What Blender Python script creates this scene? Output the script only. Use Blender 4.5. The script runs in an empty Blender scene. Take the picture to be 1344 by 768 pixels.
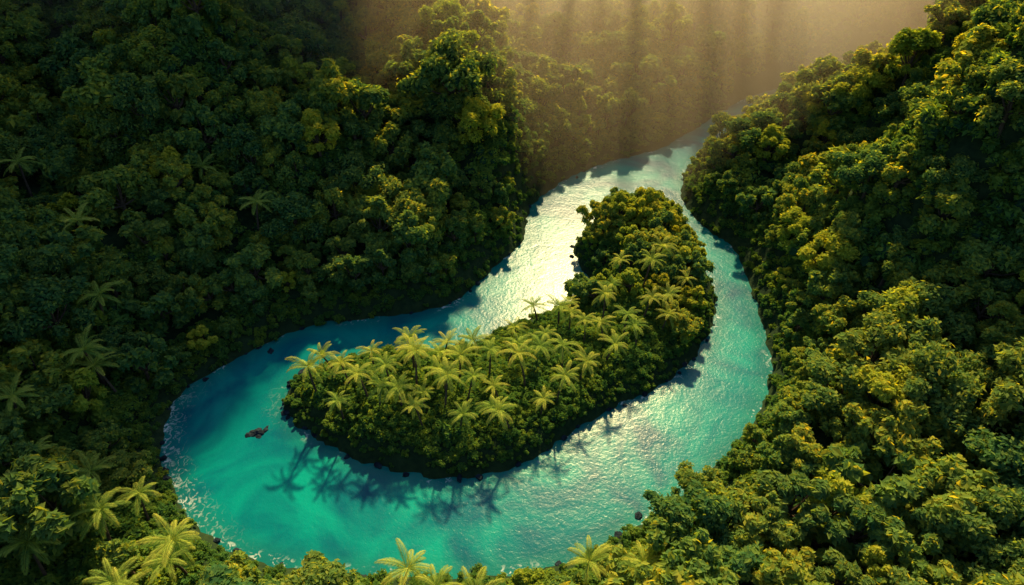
import bpy, math, numpy as np
from mathutils import Vector, noise as mn
rng=np.random.default_rng(7)
scene=bpy.context.scene
HAZE=True
# ------------------------------------------------------------------ plan (metres)
BANK=[(55,196),(43.8,184),(31.2,177.5),(19.6,169.7),(11.4,161.2),(5.5,153.2),(3.4,144.0),(1.8,133.9),(-2.9,126.1),(-7.8,118.4),(-13.1,111.6),(-20.8,108.6),(-29.9,106.6),(-39.1,105.1),(-45.6,101.5),(-51.5,96.0),(-56.8,90.4),(-59.7,85.0),(-59.9,78.8),(-57.6,71.5),(-53.0,65.0),(-47.8,59.5),(-42.6,55.5),(-36.6,53.0),(-29.8,51.5),(-23.1,50.8),(-12.2,50.4),(-3.5,50.6),(3.1,51.3),(9.9,53.5),(15.5,57),(22.5,61),(29,66),(35,71.5),(39.5,76),(43.8,82),(47.8,89.5),(50.2,99),(51.2,110),(52.3,122),(52,131),(49.5,137),(46.3,143),(44.5,152),(45.3,160),(49.5,172),(58,183),(72,196),(95,210),(130,222),(180,226),(180,246),(125,240),(85,226)]
ISL=[(39.5,137),(41.8,128),(43,119),(42.1,109.8),(38,100.4),(32.7,92.9),(26.1,87.3),(19.3,83.2),(11.5,77.9),(6,73.0),(-1.5,69.1),(-8.7,67.4),(-16.1,68.4),(-23.8,70.7),(-30.8,74.3),(-36.1,77.9),(-40.1,83.2),(-40.3,87.3),(-38,90.5),(-33.5,93),(-26,95),(-17,95.5),(-8,97.5),(-2,102),(4.6,106.5),(11,110),(15.5,114),(17.5,120),(15.2,126),(14.8,133),(19.5,140),(27,146),(35,144)]
PALMS=[(5.0,103.0),(17.3,99.5),(10.7,96.1),(21.0,96.1),(25.2,100.6),(-5.8,91.8),(8.8,86.8),(-0.9,88.8),(2.3,83.0),(4.8,77.8),(-0.2,74.4),(-3.8,75.2),(-8.4,73.4),(-14.5,77.3),(-21.8,76.5),(-27.7,82.3),(-28.5,79.5),(7.5,80.4),(-14.4,73.9),(-7.5,78.8),(-2.1,79.4),(7.8,83.3),(23.1,93.8),(28.4,98.2),(16.9,89.8),(-11.1,76.8),(-18.1,77.2),(-20.5,81.4),(-6.9,75.5),(-3.1,77.9),(3.7,88.8),(13.3,93.9),(1,94),(-9,84),(12,85.5),(-14,84),(30,103),(20,105),(12,102),(-24,86),(-18,89),(-4,85),(33,108),(26,108),(-31,86),(17,94),(6,93),(-12,90),(9,99),(22,111),(30,113),(-24,79),(-33,81),(-16,80.5),(-11,80.5),(-17,85),(-28,76.5)]
_p=[]
for a in PALMS:
    if all(math.hypot(a[0]-b[0],a[1]-b[1])>3.1 for b in _p):_p.append(a)
PALMS=_p
NEARP=[(-69,63.3),(-62.1,62.6),(-67.2,56.2),(-56,53.4),(-44.5,49.9),(-53.1,45.6),(-48.6,44.6),(-46.3,50.3),(-60.6,47.1),(-9.1,45.6),(-14.8,46.1),(9.8,48.2),(16.4,47.7),(-69.5,82.2),(-53.2,58.2),(-75,70),(-3,44.5),(-66,80),(-52,118),(-78,104),(-88,96),(-63,126),(-95,118),(-72,92)]

def resample(P,step=2.0):
    P=np.array(P,float);o=[]
    n=len(P)
    for i in range(n):
        p0,p1,p2,p3=P[i-1],P[i],P[(i+1)%n],P[(i+2)%n]
        k=max(1,int(np.linalg.norm(p2-p1)/step))
        for j in range(k):
            t=j/k
            o.append(.5*((2*p1)+(-p0+p2)*t+(2*p0-5*p1+4*p2-p3)*t*t+(-p0+3*p1-3*p2+p3)*t**3))
    return np.array(o)
BP=resample(BANK,2.5);IP=resample(ISL,2.5)
def sdf(x,y,P):
    """signed distance, positive inside polygon"""
    x=x.ravel();y=y.ravel()
    best=np.full(x.shape,1e18);inside=np.zeros(x.shape,bool)
    A=P;B=np.roll(P,-1,0)
    for (ax,ay),(bx,by) in zip(A,B):
        ex,ey=bx-ax,by-ay
        t=np.clip(((x-ax)*ex+(y-ay)*ey)/(ex*ex+ey*ey+1e-9),0,1)
        d=(x-ax-t*ex)**2+(y-ay-t*ey)**2
        np.minimum(best,d,out=best)
        if ay!=by:
            c=((ay>y)!=(by>y))&(x<(bx-ax)*(y-ay)/(by-ay)+ax)
            inside^=c
    d=np.sqrt(best)
    return np.where(inside,d,-d)
def ss(a,b,v):
    t=np.clip((v-a)/(b-a),0,1);return t*t*(3-2*t)
_r=np.random.default_rng(3)
W=[]
for sc,am,n in ((70,1.0,5),(34,.5,6),(17,.2,7),(8,.08,8)):
    for i in range(n):
        a=_r.uniform(0,math.pi*2);k=2*math.pi/(sc*_r.uniform(.75,1.3))
        W.append((k*math.cos(a),k*math.sin(a),_r.uniform(0,6.28),am/math.sqrt(n)))
def nz(x,y):
    o=0
    for kx,ky,p,a in W:o=o+a*np.sin(kx*x+ky*y+p+.6*np.sin(ky*x*.7-kx*y*.7))
    return o
SHAFT_FINS=[(6,2.2,88),(19,3.2,104),(31,2.4,122),(41,2.6,96),(52,3.0,132),(63,3.0,104),(74,3.0,134),(86,3.4,110),(98,3,124)]
def height(x,y):
    """returns z, shore distance (land +), island flag"""
    sh=x.shape
    b=-sdf(x,y,BP).reshape(sh); i=sdf(x,y,IP).reshape(sh)
    wob=.8*np.sin(x*.9+1.3*np.sin(y*.6))*np.sin(y*.8+x*.2)
    b=b+wob*.6;i=i+wob*.7
    N=nz(x,y)
    sy=ss(38,105,y)
    we=ss(-25,30,x-(y-100)*.15)
    sl=(.10+.42*sy)*(1-we)+(.12+.58*ss(45,110,y))*we
    sl=sl-.24*ss(148,172,y)*ss(-22,0,x)*(1-ss(45,62,x))
    d=np.maximum(b,0)
    z=1.8*(1-np.exp(-d/1.6))+sl*d+N*6.0*np.minimum(d/28,1)*(.35+.65*sy)
    # spur on the west side
    px,py=1,138;qx,qy=-34,232
    ex,ey=qx-px,qy-py;t=np.clip(((x-px)*ex+(y-py)*ey)/(ex*ex+ey*ey),0,1.2)
    dd=np.hypot(x-px-t*ex,y-py-t*ey)
    z=z+17*ss(0,.2,t+.05)*np.exp(-(dd/14)**2)*np.minimum(d/8,1)
    # rib added on the east side to shade the slope south of it
    px,py=64,118;qx,qy=125,98
    ex,ey=qx-px,qy-py;t=np.clip(((x-px)*ex+(y-py)*ey)/(ex*ex+ey*ey),0,1)
    dd=np.hypot(x-px-t*ex,y-py-t*ey)
    z=z+(9+46*t**.7)*np.exp(-(dd/12)**2)*np.minimum(d/12,1)
    # low saddle where the valley opens to the north
    west=1-ss(-20,14,x+38-np.clip((y-205)*.5,0,23));east=ss(95,135,x-.2*(y-200))
    cen=(1-west)*(1-east)*ss(176,215,y)
    zc=np.where(z>15,15+9*(1-np.exp(-(z-15)/9)),z)
    z=z*(1-cen)+zc*cen
    # unseen fins added beyond the saddle to split the sun into shafts
    for fx,fw,fh in SHAFT_FINS:
        z=z+fh*np.exp(-((x-fx-.12*(y-318))/fw)**2)*np.exp(-((y-320)/20)**4)
    # mountains rising out of view, shaped to shade the valley slopes
    z=z+1.8*np.maximum(0,y-198)*west*ss(0,30,d)
    z=z+.8*np.maximum(0,y-205)*east*ss(0,30,d)
    z=np.where(z>180,180+60*(1-np.exp(-(z-180)/60)),z)
    bed=-2.2*(1-np.exp(np.minimum(b,0)/3))
    zi=1.6*(1-np.exp(-np.maximum(i,0)/1.2))+(4.5+3.0*ss(95,120,y))*(1-np.exp(-np.maximum(i,0)/9))+N*.8*np.minimum(np.maximum(i,0)/8,1)
    bedi=-2.2*(1-np.exp(np.minimum(i,0)/3))
    out=np.where(b>0,z,np.where(i>0,zi,np.maximum(bed,bedi)))
    far=np.hypot(x,y-120)
    out=out*(1-ss(700,1500,far))+ss(700,1500,far)*(30+N*20)
    return out,np.where(b>0,b,i),(i>0)

# ------------------------------------------------------------------ materials
def newmat(name):
    m=bpy.data.materials.new(name);m.use_nodes=True
    nt=m.node_tree;nt.nodes.clear();return m,nt,nt.nodes,nt.links
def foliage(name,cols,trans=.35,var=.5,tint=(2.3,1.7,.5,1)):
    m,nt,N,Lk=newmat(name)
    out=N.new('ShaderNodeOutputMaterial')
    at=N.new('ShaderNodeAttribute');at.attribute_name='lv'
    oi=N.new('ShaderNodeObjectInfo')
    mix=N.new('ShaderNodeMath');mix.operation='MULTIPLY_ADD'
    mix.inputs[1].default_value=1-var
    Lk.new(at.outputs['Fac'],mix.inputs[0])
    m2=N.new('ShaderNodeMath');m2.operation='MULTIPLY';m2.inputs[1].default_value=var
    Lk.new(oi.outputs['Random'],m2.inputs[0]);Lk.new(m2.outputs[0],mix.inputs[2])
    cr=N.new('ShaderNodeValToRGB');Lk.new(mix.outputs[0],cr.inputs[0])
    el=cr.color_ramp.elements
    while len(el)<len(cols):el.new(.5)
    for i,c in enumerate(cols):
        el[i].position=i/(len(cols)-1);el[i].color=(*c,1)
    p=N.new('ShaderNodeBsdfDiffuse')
    Lk.new(cr.outputs[0],p.inputs['Color'])
    if trans>0:
        tr=N.new('ShaderNodeBsdfTranslucent')
        tc=N.new('ShaderNodeMix');tc.data_type='RGBA';tc.blend_type='MULTIPLY';tc.inputs[0].default_value=1
        Lk.new(cr.outputs[0],tc.inputs[6]);tc.inputs[7].default_value=tint
        ms=N.new('ShaderNodeMixShader');ms.inputs[0].default_value=trans
        Lk.new(tc.outputs[2],tr.inputs[0])
        Lk.new(p.outputs[0],ms.inputs[1]);Lk.new(tr.outputs[0],ms.inputs[2]);Lk.new(ms.outputs[0],out.inputs[0])
    else: Lk.new(p.outputs[0],out.inputs[0])
    return m
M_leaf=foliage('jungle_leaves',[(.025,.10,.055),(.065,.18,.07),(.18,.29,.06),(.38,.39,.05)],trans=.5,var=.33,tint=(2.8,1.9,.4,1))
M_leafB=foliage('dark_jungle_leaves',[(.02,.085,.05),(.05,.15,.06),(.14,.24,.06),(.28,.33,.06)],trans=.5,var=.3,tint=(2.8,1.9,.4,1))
M_leafLit=foliage('sunlit_leaves',[(.07,.17,.04),(.17,.30,.05),(.32,.40,.05),(.46,.45,.05)],trans=.5,var=.3,tint=(2.1,1.6,.4,1))  # brighter leaf copy for lit crowns, sunlight put into the colour
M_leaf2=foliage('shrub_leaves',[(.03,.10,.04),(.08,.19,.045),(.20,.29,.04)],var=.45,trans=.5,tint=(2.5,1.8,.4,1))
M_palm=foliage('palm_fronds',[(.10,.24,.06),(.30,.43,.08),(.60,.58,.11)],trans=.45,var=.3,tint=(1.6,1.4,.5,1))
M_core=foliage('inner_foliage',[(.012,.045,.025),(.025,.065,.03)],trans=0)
def simple(name,c1,c2,scale,rough=.9,bump=.4,spec=.5):
    m,nt,N,Lk=newmat(name)
    out=N.new('ShaderNodeOutputMaterial');p=N.new('ShaderNodeBsdfPrincipled');p.inputs['Roughness'].default_value=rough
    p.inputs['Specular IOR Level'].default_value=spec
    tc=N.new('ShaderNodeTexCoord');n=N.new('ShaderNodeTexNoise');n.inputs['Scale'].default_value=scale;n.inputs['Detail'].default_value=8
    Lk.new(tc.outputs['Object'],n.inputs['Vector'])
    cr=N.new('ShaderNodeValToRGB');cr.color_ramp.elements[0].position=.35;cr.color_ramp.elements[1].position=.65
    cr.color_ramp.elements[0].color=(*c1,1);cr.color_ramp.elements[1].color=(*c2,1)
    Lk.new(n.outputs['Fac'],cr.inputs[0]);Lk.new(cr.outputs[0],p.inputs['Base Color'])
    b=N.new('ShaderNodeBump');b.inputs['Strength'].default_value=bump;b.inputs['Distance'].default_value=.3
    Lk.new(n.outputs['Fac'],b.inputs['Height']);Lk.new(b.outputs[0],p.inputs['Normal'])
    Lk.new(p.outputs[0],out.inputs[0]);return m
M_soil=simple('forest_floor',(.010,.028,.012),(.022,.045,.016),.9,bump=1,spec=.1)
M_bark=simple('bark',(.04,.03,.022),(.09,.07,.05),3,spec=.2)
M_rock=simple('wet_rock',(.008,.014,.022),(.022,.036,.05),1.2,rough=.9,bump=.8,spec=.05)

# ------------------------------------------------------------------ mesh helpers
def mkmesh(name,V,F,mats,midx=None,lv=None,smooth=None):
    me=bpy.data.meshes.new(name)
    V=np.asarray(V,np.float32)
    if isinstance(F,np.ndarray): F=[F]
    nl=sum(f.size for f in F);nf=sum(len(f) for f in F)
    me.vertices.add(len(V));me.vertices.foreach_set('co',V.ravel())
    me.loops.add(nl);me.polygons.add(nf)
    me.loops.foreach_set('vertex_index',np.concatenate([f.ravel() for f in F]).astype(np.int32))
    st=[];s=0
    for f in F:
        st.append(s+np.arange(len(f))*f.shape[1]);s+=f.size
    me.polygons.foreach_set('loop_start',np.concatenate(st).astype(np.int32))
    if midx is not None: me.polygons.foreach_set('material_index',np.asarray(midx,np.int32))
    me.polygons.foreach_set('use_smooth',np.full(nf,bool(smooth)))
    if lv is not None:
        a=me.attributes.new('lv','FLOAT','POINT');a.data.foreach_set('value',np.asarray(lv,np.float32).ravel())
    for m in mats:me.materials.append(m)
    me.update(calc_edges=True);me.validate()
    return me
import bmesh
def ico(sub):
    bm=bmesh.new();bmesh.ops.create_icosphere(bm,subdivisions=sub,radius=1)
    V=np.array([v.co[:] for v in bm.verts]);F=np.array([[v.index for v in f.verts] for f in bm.faces]);bm.free();return V,F
ICO1=ico(2)
def unit(v):return v/(np.linalg.norm(v,axis=-1,keepdims=True)+1e-9)
def leaves(r,C,R,n,size,up=.35):
    w=R**2/np.sum(R**2);k=r.choice(len(C),n,p=w)
    d=r.normal(size=(n,3));d[:,2]+=up;d=unit(d)
    rr=r.uniform(.72,1.1,n)+.14*r.normal(size=n)
    P=C[k]+d*(R[k]*rr)[:,None]
    nn=unit(d*.5+r.normal(size=(n,3))*.45+np.array([0,0,.75]))
    t=unit(np.cross(nn,r.normal(size=(n,3))));b=np.cross(nn,t)
    s=size*r.uniform(.6,1.35,n)[:,None]
    V=np.stack([P-t*s,P+b*s*.5,P+t*s-nn*s*.25,P-b*s*.5],1).reshape(-1,3)
    F=np.arange(n*4).reshape(-1,4)
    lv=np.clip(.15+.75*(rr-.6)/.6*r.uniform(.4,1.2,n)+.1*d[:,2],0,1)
    return V,F,np.repeat(lv,4)
def tube(pts,rad,n=7):
    pts=np.array(pts,float);V=[];F=[]
    for i,p in enumerate(pts):
        t=unit(pts[min(i+1,len(pts)-1)]-pts[max(i-1,0)])
        a=unit(np.cross(t,[.31,.95,.1]));b=np.cross(t,a)
        for j in range(n):
            an=2*math.pi*j/n;V.append(p+rad[i]*(a*math.cos(an)+b*math.sin(an)))
    for i in range(len(pts)-1):
        for j in range(n):
            F.append([i*n+j,i*n+(j+1)%n,(i+1)*n+(j+1)%n,(i+1)*n+j])
    return np.array(V),np.array(F)
def assemble(name,parts,mats,smooth=False):
    V=[];Fq=[];Ft=[];mq=[];mt=[];lv=[];o=0
    for v,f,l,m in parts:
        V.append(v);lv.append(np.broadcast_to(l,(len(v),)))
        if f.shape[1]==4:Fq.append(f+o);mq+= [m]*len(f)
        else:Ft.append(f+o);mt+=[m]*len(f)
        o+=len(v)
    F=[];mi=[]
    if Fq:F.append(np.concatenate(Fq));mi+=mq
    if Ft:F.append(np.concatenate(Ft));mi+=mt
    return mkmesh(name,np.concatenate(V),F,mats,mi,np.concatenate(lv),smooth)
def tree_mesh(name,seed,R=4.2,H=9,flat=.6,nlobe=34,nleaf=7000,lsz=.38,leafmat=None,spread=1.0):
    r=np.random.default_rng(seed)
    base=np.array([0,0,H-R*flat])
    C=[];Rd=[];limbs=[]
    ng=r.integers(6,9)
    for g in range(ng):
        a=2*math.pi*g/ng+r.normal()*.35;e=r.uniform(.1,.9) if g<ng-2 else r.uniform(1.0,1.5)
        L=R*r.uniform(.45,.9)*spread
        c=base+np.array([math.cos(a)*math.cos(e)*L,math.sin(a)*math.cos(e)*L,math.sin(e)*L*flat*1.25])
        limbs.append(c)
        m=nlobe//ng
        for q in range(m):
            d=r.normal(size=3);d[2]=abs(d[2])*.6;d=unit(d)
            C.append(c+d*R*r.uniform(.12,.38)*np.array([1,1,.8]));Rd.append(R*r.uniform(.10,.24))
    for g in range(7):
        a=2*math.pi*g/7+r.normal()*.3;C.append(base+np.array([math.cos(a)*R*.6,math.sin(a)*R*.6,-R*r.uniform(.25,.6)]));Rd.append(R*r.uniform(.16,.26))
    C=np.array(C);Rd=np.array(Rd)
    parts=[]
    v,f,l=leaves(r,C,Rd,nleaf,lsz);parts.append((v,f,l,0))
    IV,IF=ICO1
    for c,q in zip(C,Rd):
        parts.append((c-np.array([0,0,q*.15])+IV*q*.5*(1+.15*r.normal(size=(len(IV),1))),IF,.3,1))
    tv,tf=tube([(0,0,-2),(.1,.05,H*.25),(.0,.2,H*.5),base],[.38,.3,.24,.16]);parts.append((tv,tf,0,2))
    for c in limbs:
        s=np.array([0,.1,H*.42]);mid=(s+c)/2+np.array([0,0,-.5])
        tv,tf=tube([s,mid,c],[.17,.12,.05],5);parts.append((tv,tf,0,2))
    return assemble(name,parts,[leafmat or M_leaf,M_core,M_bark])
def shrub_mesh(name,seed,R=1.5,nleaf=750,lsz=.23):
    r=np.random.default_rng(seed);n=9
    C=np.c_[r.normal(size=(n,2))*R*.45,r.uniform(.1,.5,n)*R];Rd=R*r.uniform(.3,.5,n)
    v,f,l=leaves(r,C,Rd,nleaf,lsz,up=.8);parts=[(v,f,l,0)]
    IV,IF=ICO1
    for c,q in zip(C,Rd):parts.append((c+IV*q*.7*(1+.12*r.normal(size=(len(IV),1))),IF,.3,1))
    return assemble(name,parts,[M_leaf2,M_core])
def palm_mesh(name,seed,H=7.5,nf=14,FL=3.9):
    r=np.random.default_rng(seed);parts=[]
    bx,by=r.normal(size=2)*.7
    pts=[(bx*t*t,by*t*t,-1+(H+1)*t) for t in np.linspace(0,1,9)]
    tv,tf=tube(pts,np.linspace(.26,.15,9)*(1+.06*np.cos(np.arange(9)*3.1)),8);parts.append((tv,tf,0,1))
    top=np.array(pts[-1])
    for k in range(nf):
        a=2.399*k+r.normal()*.16;e=1.0-1.1*(k/nf)+r.normal()*.1
        L=FL*r.uniform(.8,1.12)
        h=np.array([math.cos(a),math.sin(a),0]);side=np.array([-math.sin(a),math.cos(a),0])
        ns=20;p=top.copy();rach=[p.copy()];ang=e
        for s in range(ns):
            ang-=(1.35 if e>.3 else 1.0)/ns*(.5+1.1*s/ns)
            p=p+(h*math.cos(ang)+np.array([0,0,1])*math.sin(ang))*L/ns;rach.append(p.copy())
        rach=np.array(rach)
        tv,tf=tube(rach[::4],np.linspace(.05,.012,len(rach[::4])),4);parts.append((tv,tf,.7,0))
        V=[];lvv=[]
        tw=r.normal()*.15
        for s in range(2,ns+1):
            u=s/ns;ll=.70*L/3.9*(math.sin(math.pi*min(1,u*.85+.12))**.7)+.1
            t=unit(rach[s]-rach[s-1]);up=np.cross(side,t)*-1
            if up[2]<0:up=-up
            for sg in(-1,1):
              for hh in (0,.5):
                d=unit(side*sg+t*(.65+.7*u)-up*(.2+r.uniform(-.1,.25))+up*tw*sg)
                b=rach[s-1]+(rach[s]-rach[s-1])*hh;w=t*.04
                tip=b+d*ll*r.uniform(.8,1.1)-np.array([0,0,.12*ll])
                mid=b+d*ll*.5
                V+= [b-w*.6,mid-w*1.1,tip,mid+w*1.1];c=np.clip(.12+.6*u+r.normal()*.15+(.25 if k<nf*.6 else -.15),0,1);lvv+=[c]*4  # upper fronds lighter, lower ones darker: shading put into the colour
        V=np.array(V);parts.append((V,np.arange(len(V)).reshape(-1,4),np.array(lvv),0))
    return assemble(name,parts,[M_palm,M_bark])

# ------------------------------------------------------------------ terrain
def axis(a,b,step,farlo,farhi):
    mid=np.arange(a,b+.01,step);lo=[];x=a;s=step
    while x>farlo:s*=1.13;x-=s;lo.append(x)
    hi=[];x=mid[-1];s=step
    while x<farhi:s*=1.13;x+=s;hi.append(x)
    return np.array(lo[::-1]+list(mid)+hi)
xs=axis(-150,150,1.3,-3000,3000);ys=axis(20,260,1.3,-2500,3500)
X,Y=np.meshgrid(xs,ys);Z,D,_=height(X,Y)
nx,ny=len(xs),len(ys)
idx=np.arange(nx*ny).reshape(ny,nx)
F=np.stack([idx[:-1,:-1],idx[:-1,1:],idx[1:,1:],idx[1:,:-1]],-1).reshape(-1,4)
me=mkmesh('terrain',np.c_[X.ravel(),Y.ravel(),Z.ravel()],F,[M_soil],smooth=True)
terrain=bpy.data.objects.new('terrain_hills',me);scene.collection.objects.link(terrain)

# ------------------------------------------------------------------ water
wx=np.arange(-75,200,1.0);wy=np.arange(40,262,1.0)
WX,WY=np.meshgrid(wx,wy)
wb=sdf(WX,WY,BP);wi=-sdf(WX,WY,IP);sd=np.minimum(wb,wi)
idx=np.arange(WX.size).reshape(WX.shape)
F=np.stack([idx[:-1,:-1],idx[:-1,1:],idx[1:,1:],idx[1:,:-1]],-1).reshape(-1,4)
keep=(sd[F].max(1)>-3);F=F[keep]
m,nt,N,Lk=newmat('river_water')
out=N.new('ShaderNodeOutputMaterial');p=N.new('ShaderNodeBsdfPrincipled')
at=N.new('ShaderNodeAttribute');at.attribute_name='lv'
tc=N.new('ShaderNodeTexCoord')
def noise(scale,det,dist=0,vec=None):
    n=N.new('ShaderNodeTexNoise');n.inputs['Scale'].default_value=scale;n.inputs['Detail'].default_value=det;n.inputs['Distortion'].default_value=dist
    Lk.new(vec or tc.outputs['Object'],n.inputs['Vector']);return n
def math_(op,a,b=None,c=None):
    n=N.new('ShaderNodeMath');n.operation=op
    for i,v in enumerate((a,b,c)):
        if v is None:continue
        if isinstance(v,(int,float)):n.inputs[i].default_value=v
        else:Lk.new(v,n.inputs[i])
    return n.outputs[0]
def mrange(v,a,b,c=0,d=1):
    n=N.new('ShaderNodeMapRange');n.interpolation_type='SMOOTHSTEP';Lk.new(v,n.inputs[0])
    for i,q in enumerate((a,b,c,d)):n.inputs[i+1].default_value=q
    return n.outputs[0]
big=noise(.06,5,1.4)
cr=N.new('ShaderNodeValToRGB');Lk.new(big.outputs['Fac'],cr.inputs[0])
e=cr.color_ramp.elements;e[0].position=.36;e[0].color=(.0,.09,.135,1);e[1].position=.66;e[1].color=(.0,.25,.215,1)
shal=mrange(at.outputs['Fac'],0,5,1,0)
mx=N.new('ShaderNodeMix');mx.data_type='RGBA';Lk.new(math_('MULTIPLY',shal,.5),mx.inputs[0]);Lk.new(cr.outputs[0],mx.inputs[6]);mx.inputs[7].default_value=(.01,.13,.10,1)
# foam: broken lace along the outer west bend
sx=N.new('ShaderNodeSeparateXYZ');Lk.new(tc.outputs['Object'],sx.inputs[0])
bend=math_('MULTIPLY',mrange(sx.outputs[0],-36,-52,0,1),mrange(sx.outputs[1],92,76,0,1))
fn=noise(.9,10,1.5);fn2=noise(.12,3,0)
near=mrange(at.outputs['Fac'],.2,2.2,1,0)
near2=math_('MULTIPLY',mrange(at.outputs['Fac'],1.0,5.0,1,0),bend)
f1=mrange(fn.outputs['Fac'],.54,.64);f2=mrange(fn2.outputs['Fac'],.5,.62)
fa=math_('MULTIPLY',math_('MULTIPLY',f1,near),math_('MAXIMUM',f2,bend))
vw=N.new('ShaderNodeTexVoronoi');vw.feature='DISTANCE_TO_EDGE';vw.inputs['Scale'].default_value=.8
mp=N.new('ShaderNodeMapping');mp.inputs['Rotation'].default_value=(0,0,.5);mp.inputs['Scale'].default_value=(1,.45,1)
dn=noise(.5,4,0);vm=N.new('ShaderNodeVectorMath');vm.operation='MULTIPLY_ADD';vm.inputs[1].default_value=(3,3,3)
Lk.new(dn.outputs['Color'],vm.inputs[0]);Lk.new(tc.outputs['Object'],vm.inputs[2]);Lk.new(vm.outputs[0],mp.inputs['Vector']);Lk.new(mp.outputs[0],vw.inputs['Vector'])
lace=math_('MULTIPLY',mrange(vw.outputs['Distance'],.0,.10,1,0),math_('MULTIPLY',near2,mrange(fn.outputs['Fac'],.42,.6)))
foam=math_('MAXIMUM',fa,math_('MULTIPLY',lace,.6))
mx2=N.new('ShaderNodeMix');mx2.data_type='RGBA';Lk.new(foam,mx2.inputs[0]);Lk.new(mx.outputs[2],mx2.inputs[6]);mx2.inputs[7].default_value=(.5,.60,.60,1)
Lk.new(mx2.outputs[2],p.inputs['Base Color'])
p.inputs['IOR'].default_value=1.33;p.inputs['Roughness'].default_value=.22;p.inputs['Specular IOR Level'].default_value=.22
w1=noise(.35,2,.6);w2=noise(1.8,4,.4);w3=noise(5.5,3,0)
hgt=math_('ADD',math_('ADD',math_('MULTIPLY',w1.outputs['Fac'],.22),math_('MULTIPLY',w2.outputs['Fac'],.14)),math_('MULTIPLY',w3.outputs['Fac'],.08))
b=N.new('ShaderNodeBump');b.inputs['Strength'].default_value=1;b.inputs['Distance'].default_value=.24
Lk.new(hgt,b.inputs['Height']);Lk.new(b.outputs[0],p.inputs['Normal'])
Lk.new(p.outputs[0],out.inputs[0])
me=mkmesh('water',np.c_[WX.ravel(),WY.ravel(),np.zeros(WX.size)],F,[m],lv=sd,smooth=True)
scene.collection.objects.link(bpy.data.objects.new('river_water',me))

# ------------------------------------------------------------------ vegetation prototypes
def proto_coll(name,meshes):
    c=bpy.data.collections.new(name)
    for i,me in enumerate(meshes):
        o=bpy.data.objects.new('%s_%02d'%(name,i),me);c.objects.link(o)
    return c
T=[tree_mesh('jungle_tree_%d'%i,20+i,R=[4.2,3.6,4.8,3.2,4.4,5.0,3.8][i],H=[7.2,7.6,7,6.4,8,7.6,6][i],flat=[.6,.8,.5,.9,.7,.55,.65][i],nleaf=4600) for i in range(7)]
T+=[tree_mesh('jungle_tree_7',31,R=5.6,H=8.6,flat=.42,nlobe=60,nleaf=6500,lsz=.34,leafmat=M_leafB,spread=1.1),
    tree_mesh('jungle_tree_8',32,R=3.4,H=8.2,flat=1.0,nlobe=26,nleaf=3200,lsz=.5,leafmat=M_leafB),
    tree_mesh('jungle_tree_9',33,R=3.8,H=7.4,flat=.6,nlobe=30,nleaf=4200,lsz=.4,leafmat=M_leafLit),
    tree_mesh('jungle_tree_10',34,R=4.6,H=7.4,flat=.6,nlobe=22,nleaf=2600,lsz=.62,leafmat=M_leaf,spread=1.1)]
S=[shrub_mesh('shrub_%d'%i,60+i,R=[1.5,1.2,1.8,1.4][i]) for i in range(4)]
PM=[palm_mesh('palm_%d'%i,80+i,H=[7.5,6.5,8.3,7][i],nf=[12,13,11,12][i]) for i in range(4)]
EM=[tree_mesh('broadleaf_%d'%i,120+i,R=[5.4,5.0,5.8][i],H=[10,11,10][i],flat=[.55,.75,.5][i],nlobe=48,nleaf=8000,lsz=.36,leafmat=M_leafLit) for i in range(3)]
C_tree=proto_coll('jungle_tree',T);C_shrub=proto_coll('shrub',S)
TW=np.array([1,1,1,1,1,1,1,1.1,.9,.6,.9]);TW/=TW.sum()
def scatter(name,pts,scl,coll,ntypes,tilt=.06,types=None):
    n=len(pts)
    me=bpy.data.meshes.new(name);me.vertices.add(n);me.vertices.foreach_set('co',np.asarray(pts,np.float32).ravel())
    a=me.attributes.new('rot','FLOAT_VECTOR','POINT')
    a.data.foreach_set('vector',np.c_[rng.normal(size=n)*tilt,rng.normal(size=n)*tilt,rng.uniform(0,6.283,n)].astype(np.float32).ravel())
    a=me.attributes.new('scl','FLOAT_VECTOR','POINT')
    sc=np.asarray(scl)[:,None]*np.c_[np.ones(n),np.ones(n),rng.uniform(.85,1.2,n)]
    a.data.foreach_set('vector',sc.astype(np.float32).ravel())
    a=me.attributes.new('idx','INT','POINT');a.data.foreach_set('value',(types if types is not None else rng.integers(0,ntypes,n)).astype(np.int32))
    o=bpy.data.objects.new(name,me);scene.collection.objects.link(o)
    ng=bpy.data.node_groups.new(name+'_scatter','GeometryNodeTree')
    ng.interface.new_socket('Geometry',in_out='INPUT',socket_type='NodeSocketGeometry')
    ng.interface.new_socket('Geometry',in_out='OUTPUT',socket_type='NodeSocketGeometry')
    N=ng.nodes;Lk=ng.links
    gi=N.new('NodeGroupInput');go=N.new('NodeGroupOutput')
    ci=N.new('GeometryNodeCollectionInfo');ci.inputs['Collection'].default_value=coll
    ci.inputs['Separate Children'].default_value=True;ci.inputs['Reset Children'].default_value=True
    ip=N.new('GeometryNodeInstanceOnPoints');ip.inputs['Pick Instance'].default_value=True
    def attr(nm,t):
        q=N.new('GeometryNodeInputNamedAttribute');q.data_type=t;q.inputs['Name'].default_value=nm
        return [s for s in q.outputs if s.enabled and s.name=='Attribute'][0]
    Lk.new(gi.outputs[0],ip.inputs['Points']);Lk.new(ci.outputs[0],ip.inputs['Instance'])
    Lk.new(attr('idx','INT'),ip.inputs['Instance Index'])
    er=N.new('FunctionNodeEulerToRotation');Lk.new(attr('rot','FLOAT_VECTOR'),er.inputs[0]);Lk.new(er.outputs[0],ip.inputs['Rotation'])
    Lk.new(attr('scl','FLOAT_VECTOR'),ip.inputs['Scale'])
    Lk.new(ip.outputs[0],go.inputs[0])
    md=o.modifiers.new('scatter','NODES');md.node_group=ng
    return o
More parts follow.
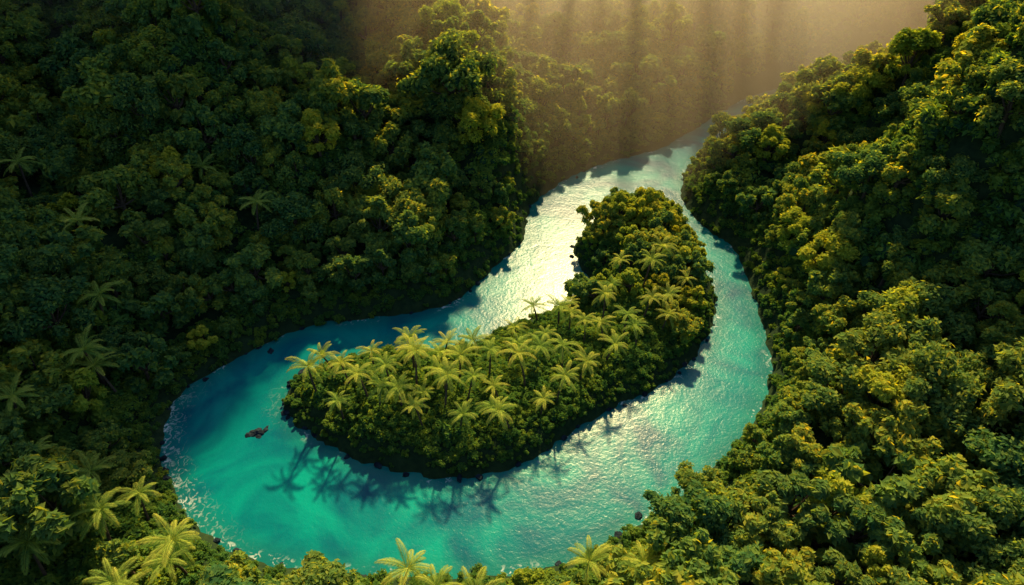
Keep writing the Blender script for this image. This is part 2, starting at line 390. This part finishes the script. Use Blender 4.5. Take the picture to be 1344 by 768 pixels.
def jgrid(x0,x1,y0,y1,s,j=.42):
    gx,gy=np.meshgrid(np.arange(x0,x1,s),np.arange(y0,y1,s));gx=gx+(np.arange(gx.shape[0])%2)[:,None]*s/2
    gx=gx+rng.uniform(-j,j,gx.shape)*s;gy=gy+rng.uniform(-j,j,gx.shape)*s
    return gx.ravel(),gy.ravel()
place=height
BIG=np.array([(-11.5,161),(80,153),(96,143),(58.5,117),(60,106),(-8,146),(100,128),(64,86),(-16,172),(56,72),(88,150)])
x,y=jgrid(-190,190,14,296,5.2);z,d,i=place(x,y)
allp=np.array(PALMS+NEARP)
def mind(x,y,P):return np.min(np.hypot(x[:,None]-P[None,:,0],y[:,None]-P[None,:,1]),1)
dp=mind(x,y,allp)
k=(~i)&(d>2.6)&(dp>3.4)&(mind(x,y,BIG)>4)&~((x<-40)&(y<60)&(d<26)&(rng.uniform(size=len(x))<.45))
x,y,z,d=x[k],y[k],z[k],d[k]
sc=np.exp(rng.normal(size=len(x))*.22)*.98*np.clip(.45+d*.045,.45,1)
sc=np.clip(sc,.35,1.55)
scatter('rainforest_canopy',np.c_[x,y,z-.6],sc,C_tree,7,types=rng.choice(11,len(x),p=TW))
nT=len(x)
bz,_,_=place(BIG[:,0],BIG[:,1])
for q in range(len(BIG)):
    o=bpy.data.objects.new('broadleaf_tree',EM[q%3]);scene.collection.objects.link(o)
    s=rng.uniform(.85,1.15);o.location=(BIG[q,0],BIG[q,1],bz[q]-.5);o.scale=(s,s,s);o.rotation_euler=(0,0,rng.uniform(0,6.28))
# fill on steep faces where crowns spread apart
x,y=jgrid(-130,130,55,215,2.6);z,d,i=place(x,y)
gx=place(x+1,y)[0]-z;gy=place(x,y+1)[0]-z;g=np.hypot(gx,gy)
k=(~i)&(d>8)&(rng.uniform(size=len(x))<np.clip((g-.5)*1.7,0,1))
scatter('hillside_thicket',np.c_[x,y,z][k],rng.uniform(1.2,2.3,k.sum()),C_shrub,4,.2)
x,y=jgrid(-45,50,62,150,4.0);z,d,i=place(x,y)
dp=mind(x,y,allp)
north=(y>104-.1*x)|((x>27)&(y>96))
k=i&(d>2.4)&((north&(dp>2.5))|((dp>2.6)&(rng.uniform(size=len(x))<.2)&(d>5)))
x,y,z,d,north=x[k],y[k],z[k],d[k],north[k]
sc=np.where(north,rng.uniform(.6,1.0,len(x)),rng.uniform(.35,.48,len(x)))*np.clip(.5+d*.08,.5,1)
scatter('island_trees',np.c_[x,y,z-.4],sc,C_tree,7,types=rng.choice([0,1,2,3,4,5,6,9,9,9,9,10],len(x)))
x,y=jgrid(-48,50,60,152,1.3);z,d,i=place(x,y)
k=i&(d>.4);x,y,z,d=x[k],y[k],z[k],d[k]
scatter('island_undergrowth',np.c_[x,y,z-.2],rng.uniform(.5,1.1,len(x))*np.clip(.45+d*.1,.45,1.1),C_shrub,4,.15)
x,y=jgrid(-140,140,30,215,1.9);z,d,i=place(x,y)
k=(~i)&(d>.3)&((d<9)|((x<-38)&(y<70)&(d<34)));x,y,z,d=x[k],y[k],z[k],d[k]
scatter('riverbank_undergrowth',np.c_[x,y,z-.2],rng.uniform(.6,1.3,len(x))*np.clip(.55+d*.1,.5,1.3),C_shrub,4,.15)
ap=np.array(PALMS);az,ad,_=place(ap[:,0],ap[:,1])
for q,(px,py) in enumerate(PALMS):
    o=bpy.data.objects.new('palm_tree',PM[int(rng.integers(0,4))]);scene.collection.objects.link(o)
    s=rng.uniform(.66,1.0);o.location=(px,py,az[q]-.3);o.scale=(s,s,s*rng.uniform(.75,1.15));o.rotation_euler=(rng.normal()*.1,rng.normal()*.1,rng.uniform(0,6.28))
ap=np.array(NEARP);az,ad,_=place(ap[:,0],ap[:,1])
for q,(px,py) in enumerate(NEARP):
    o=bpy.data.objects.new('palm_tree',PM[int(rng.integers(0,4))]);scene.collection.objects.link(o)
    s=rng.uniform(.9,1.2);o.location=(px,py,az[q]-.3);o.scale=(s,s,s*rng.uniform(.85,1.1));o.rotation_euler=(rng.normal()*.08,rng.normal()*.08,rng.uniform(0,6.28))

# ------------------------------------------------------------------ rocks
IV3,IF3=ico(3)
def rock(name,items,seed):
    r=np.random.default_rng(seed);P=[]
    for (cx,cy,cz,s) in items:
        off=Vector(r.uniform(-50,50,3));st=np.array([s*r.uniform(.8,1.4),s*r.uniform(.7,1.2),s*r.uniform(.45,.8)])
        V=np.array([(1+.55*mn.noise(Vector(v)*1.1+off)+.25*mn.noise(Vector(v)*3+off)) for v in IV3])[:,None]*IV3
        a=r.uniform(0,6.28);V=V*st;V=np.c_[V[:,0]*math.cos(a)-V[:,1]*math.sin(a),V[:,0]*math.sin(a)+V[:,1]*math.cos(a),V[:,2]]
        P.append((V+np.array([cx,cy,cz]),IF3,0,0))
    o=bpy.data.objects.new(name,assemble(name,P,[M_rock]));scene.collection.objects.link(o);return o
rock('river_rock',[(-46.6,97,-.3,.8),(-48.0,96.4,-.3,.5)],1)
rock('river_rock',[(-43.3,76.6,-.2,1.1),(-42.1,77.2,-.2,.8),(-44.5,76.1,-.2,.7),(-42.8,75.7,-.3,.6)],2)
items=[]
for a in IP:
    if rng.uniform()<.75:
        items.append((a[0]+rng.normal()*.4,a[1]+rng.normal()*.4,rng.uniform(-.1,.2),rng.uniform(.3,.7)))
    if a[0]<-34: items.append((a[0]+rng.normal()*.6,a[1]+rng.normal()*.6,rng.uniform(0,.2),rng.uniform(.5,.9)))
rock('island_shoreline_rocks',items,3)
items=[]
for a in BP:
    if a[1]<182 and a[0]<30 and rng.uniform()<.5:
        items.append((a[0]+rng.normal()*.5,a[1]+rng.normal()*.5,rng.uniform(-.1,.2),rng.uniform(.3,.6)))
rock('riverbank_rocks',items,4)

# ------------------------------------------------------------------ light
EL,AZ=math.radians(40),math.radians(8)
sd_=Vector((math.sin(AZ)*math.cos(EL),math.cos(AZ)*math.cos(EL),math.sin(EL)))
l=bpy.data.lights.new('sun','SUN');l.energy=10.5;l.angle=math.radians(1.8);l.color=(1,.71,.31)
so=bpy.data.objects.new('sun',l);so.rotation_euler=sd_.to_track_quat('Z','Y').to_euler();so.location=(0,0,300);scene.collection.objects.link(so)
w=bpy.data.worlds.new('World');scene.world=w;w.use_nodes=True
nt=w.node_tree;bg=nt.nodes['Background'];sk=nt.nodes.new('ShaderNodeTexSky');sk.sky_type='NISHITA';sk.sun_disc=False
sk.sun_elevation=EL;sk.sun_rotation=AZ;nt.links.new(sk.outputs[0],bg.inputs[0]);bg.inputs[1].default_value=.145

def mist(loc,scl,dens):
    bm=bmesh.new();bmesh.ops.create_cube(bm,size=1);hm=bpy.data.meshes.new('valley_mist');bm.to_mesh(hm);bm.free()
    ho=bpy.data.objects.new('valley_mist',hm);ho.location=loc;ho.scale=scl;scene.collection.objects.link(ho)
    m,nt,N,Lk=newmat('valley_mist');out=N.new('ShaderNodeOutputMaterial');v=N.new('ShaderNodeVolumeScatter')
    v.inputs['Density'].default_value=dens;v.inputs['Anisotropy'].default_value=.4;v.inputs['Color'].default_value=(1,.82,.55,1)
    Lk.new(v.outputs[0],out.inputs['Volume']);hm.materials.append(m)
if HAZE:
    mist((20,265,32),(300,230,72),.0050)
    mist((50,295,18),(262,150,54),.015)

cam=bpy.data.cameras.new('camera');cam.lens=24;cam.sensor_width=36;cam.clip_end=8000
co=bpy.data.objects.new('camera',cam);co.location=(0,0,90);co.rotation_euler=(math.radians(52),0,0);scene.collection.objects.link(co);scene.camera=co
scene.view_settings.view_transform='Standard';scene.view_settings.look='None';scene.view_settings.exposure=0
print('TREES',nT)
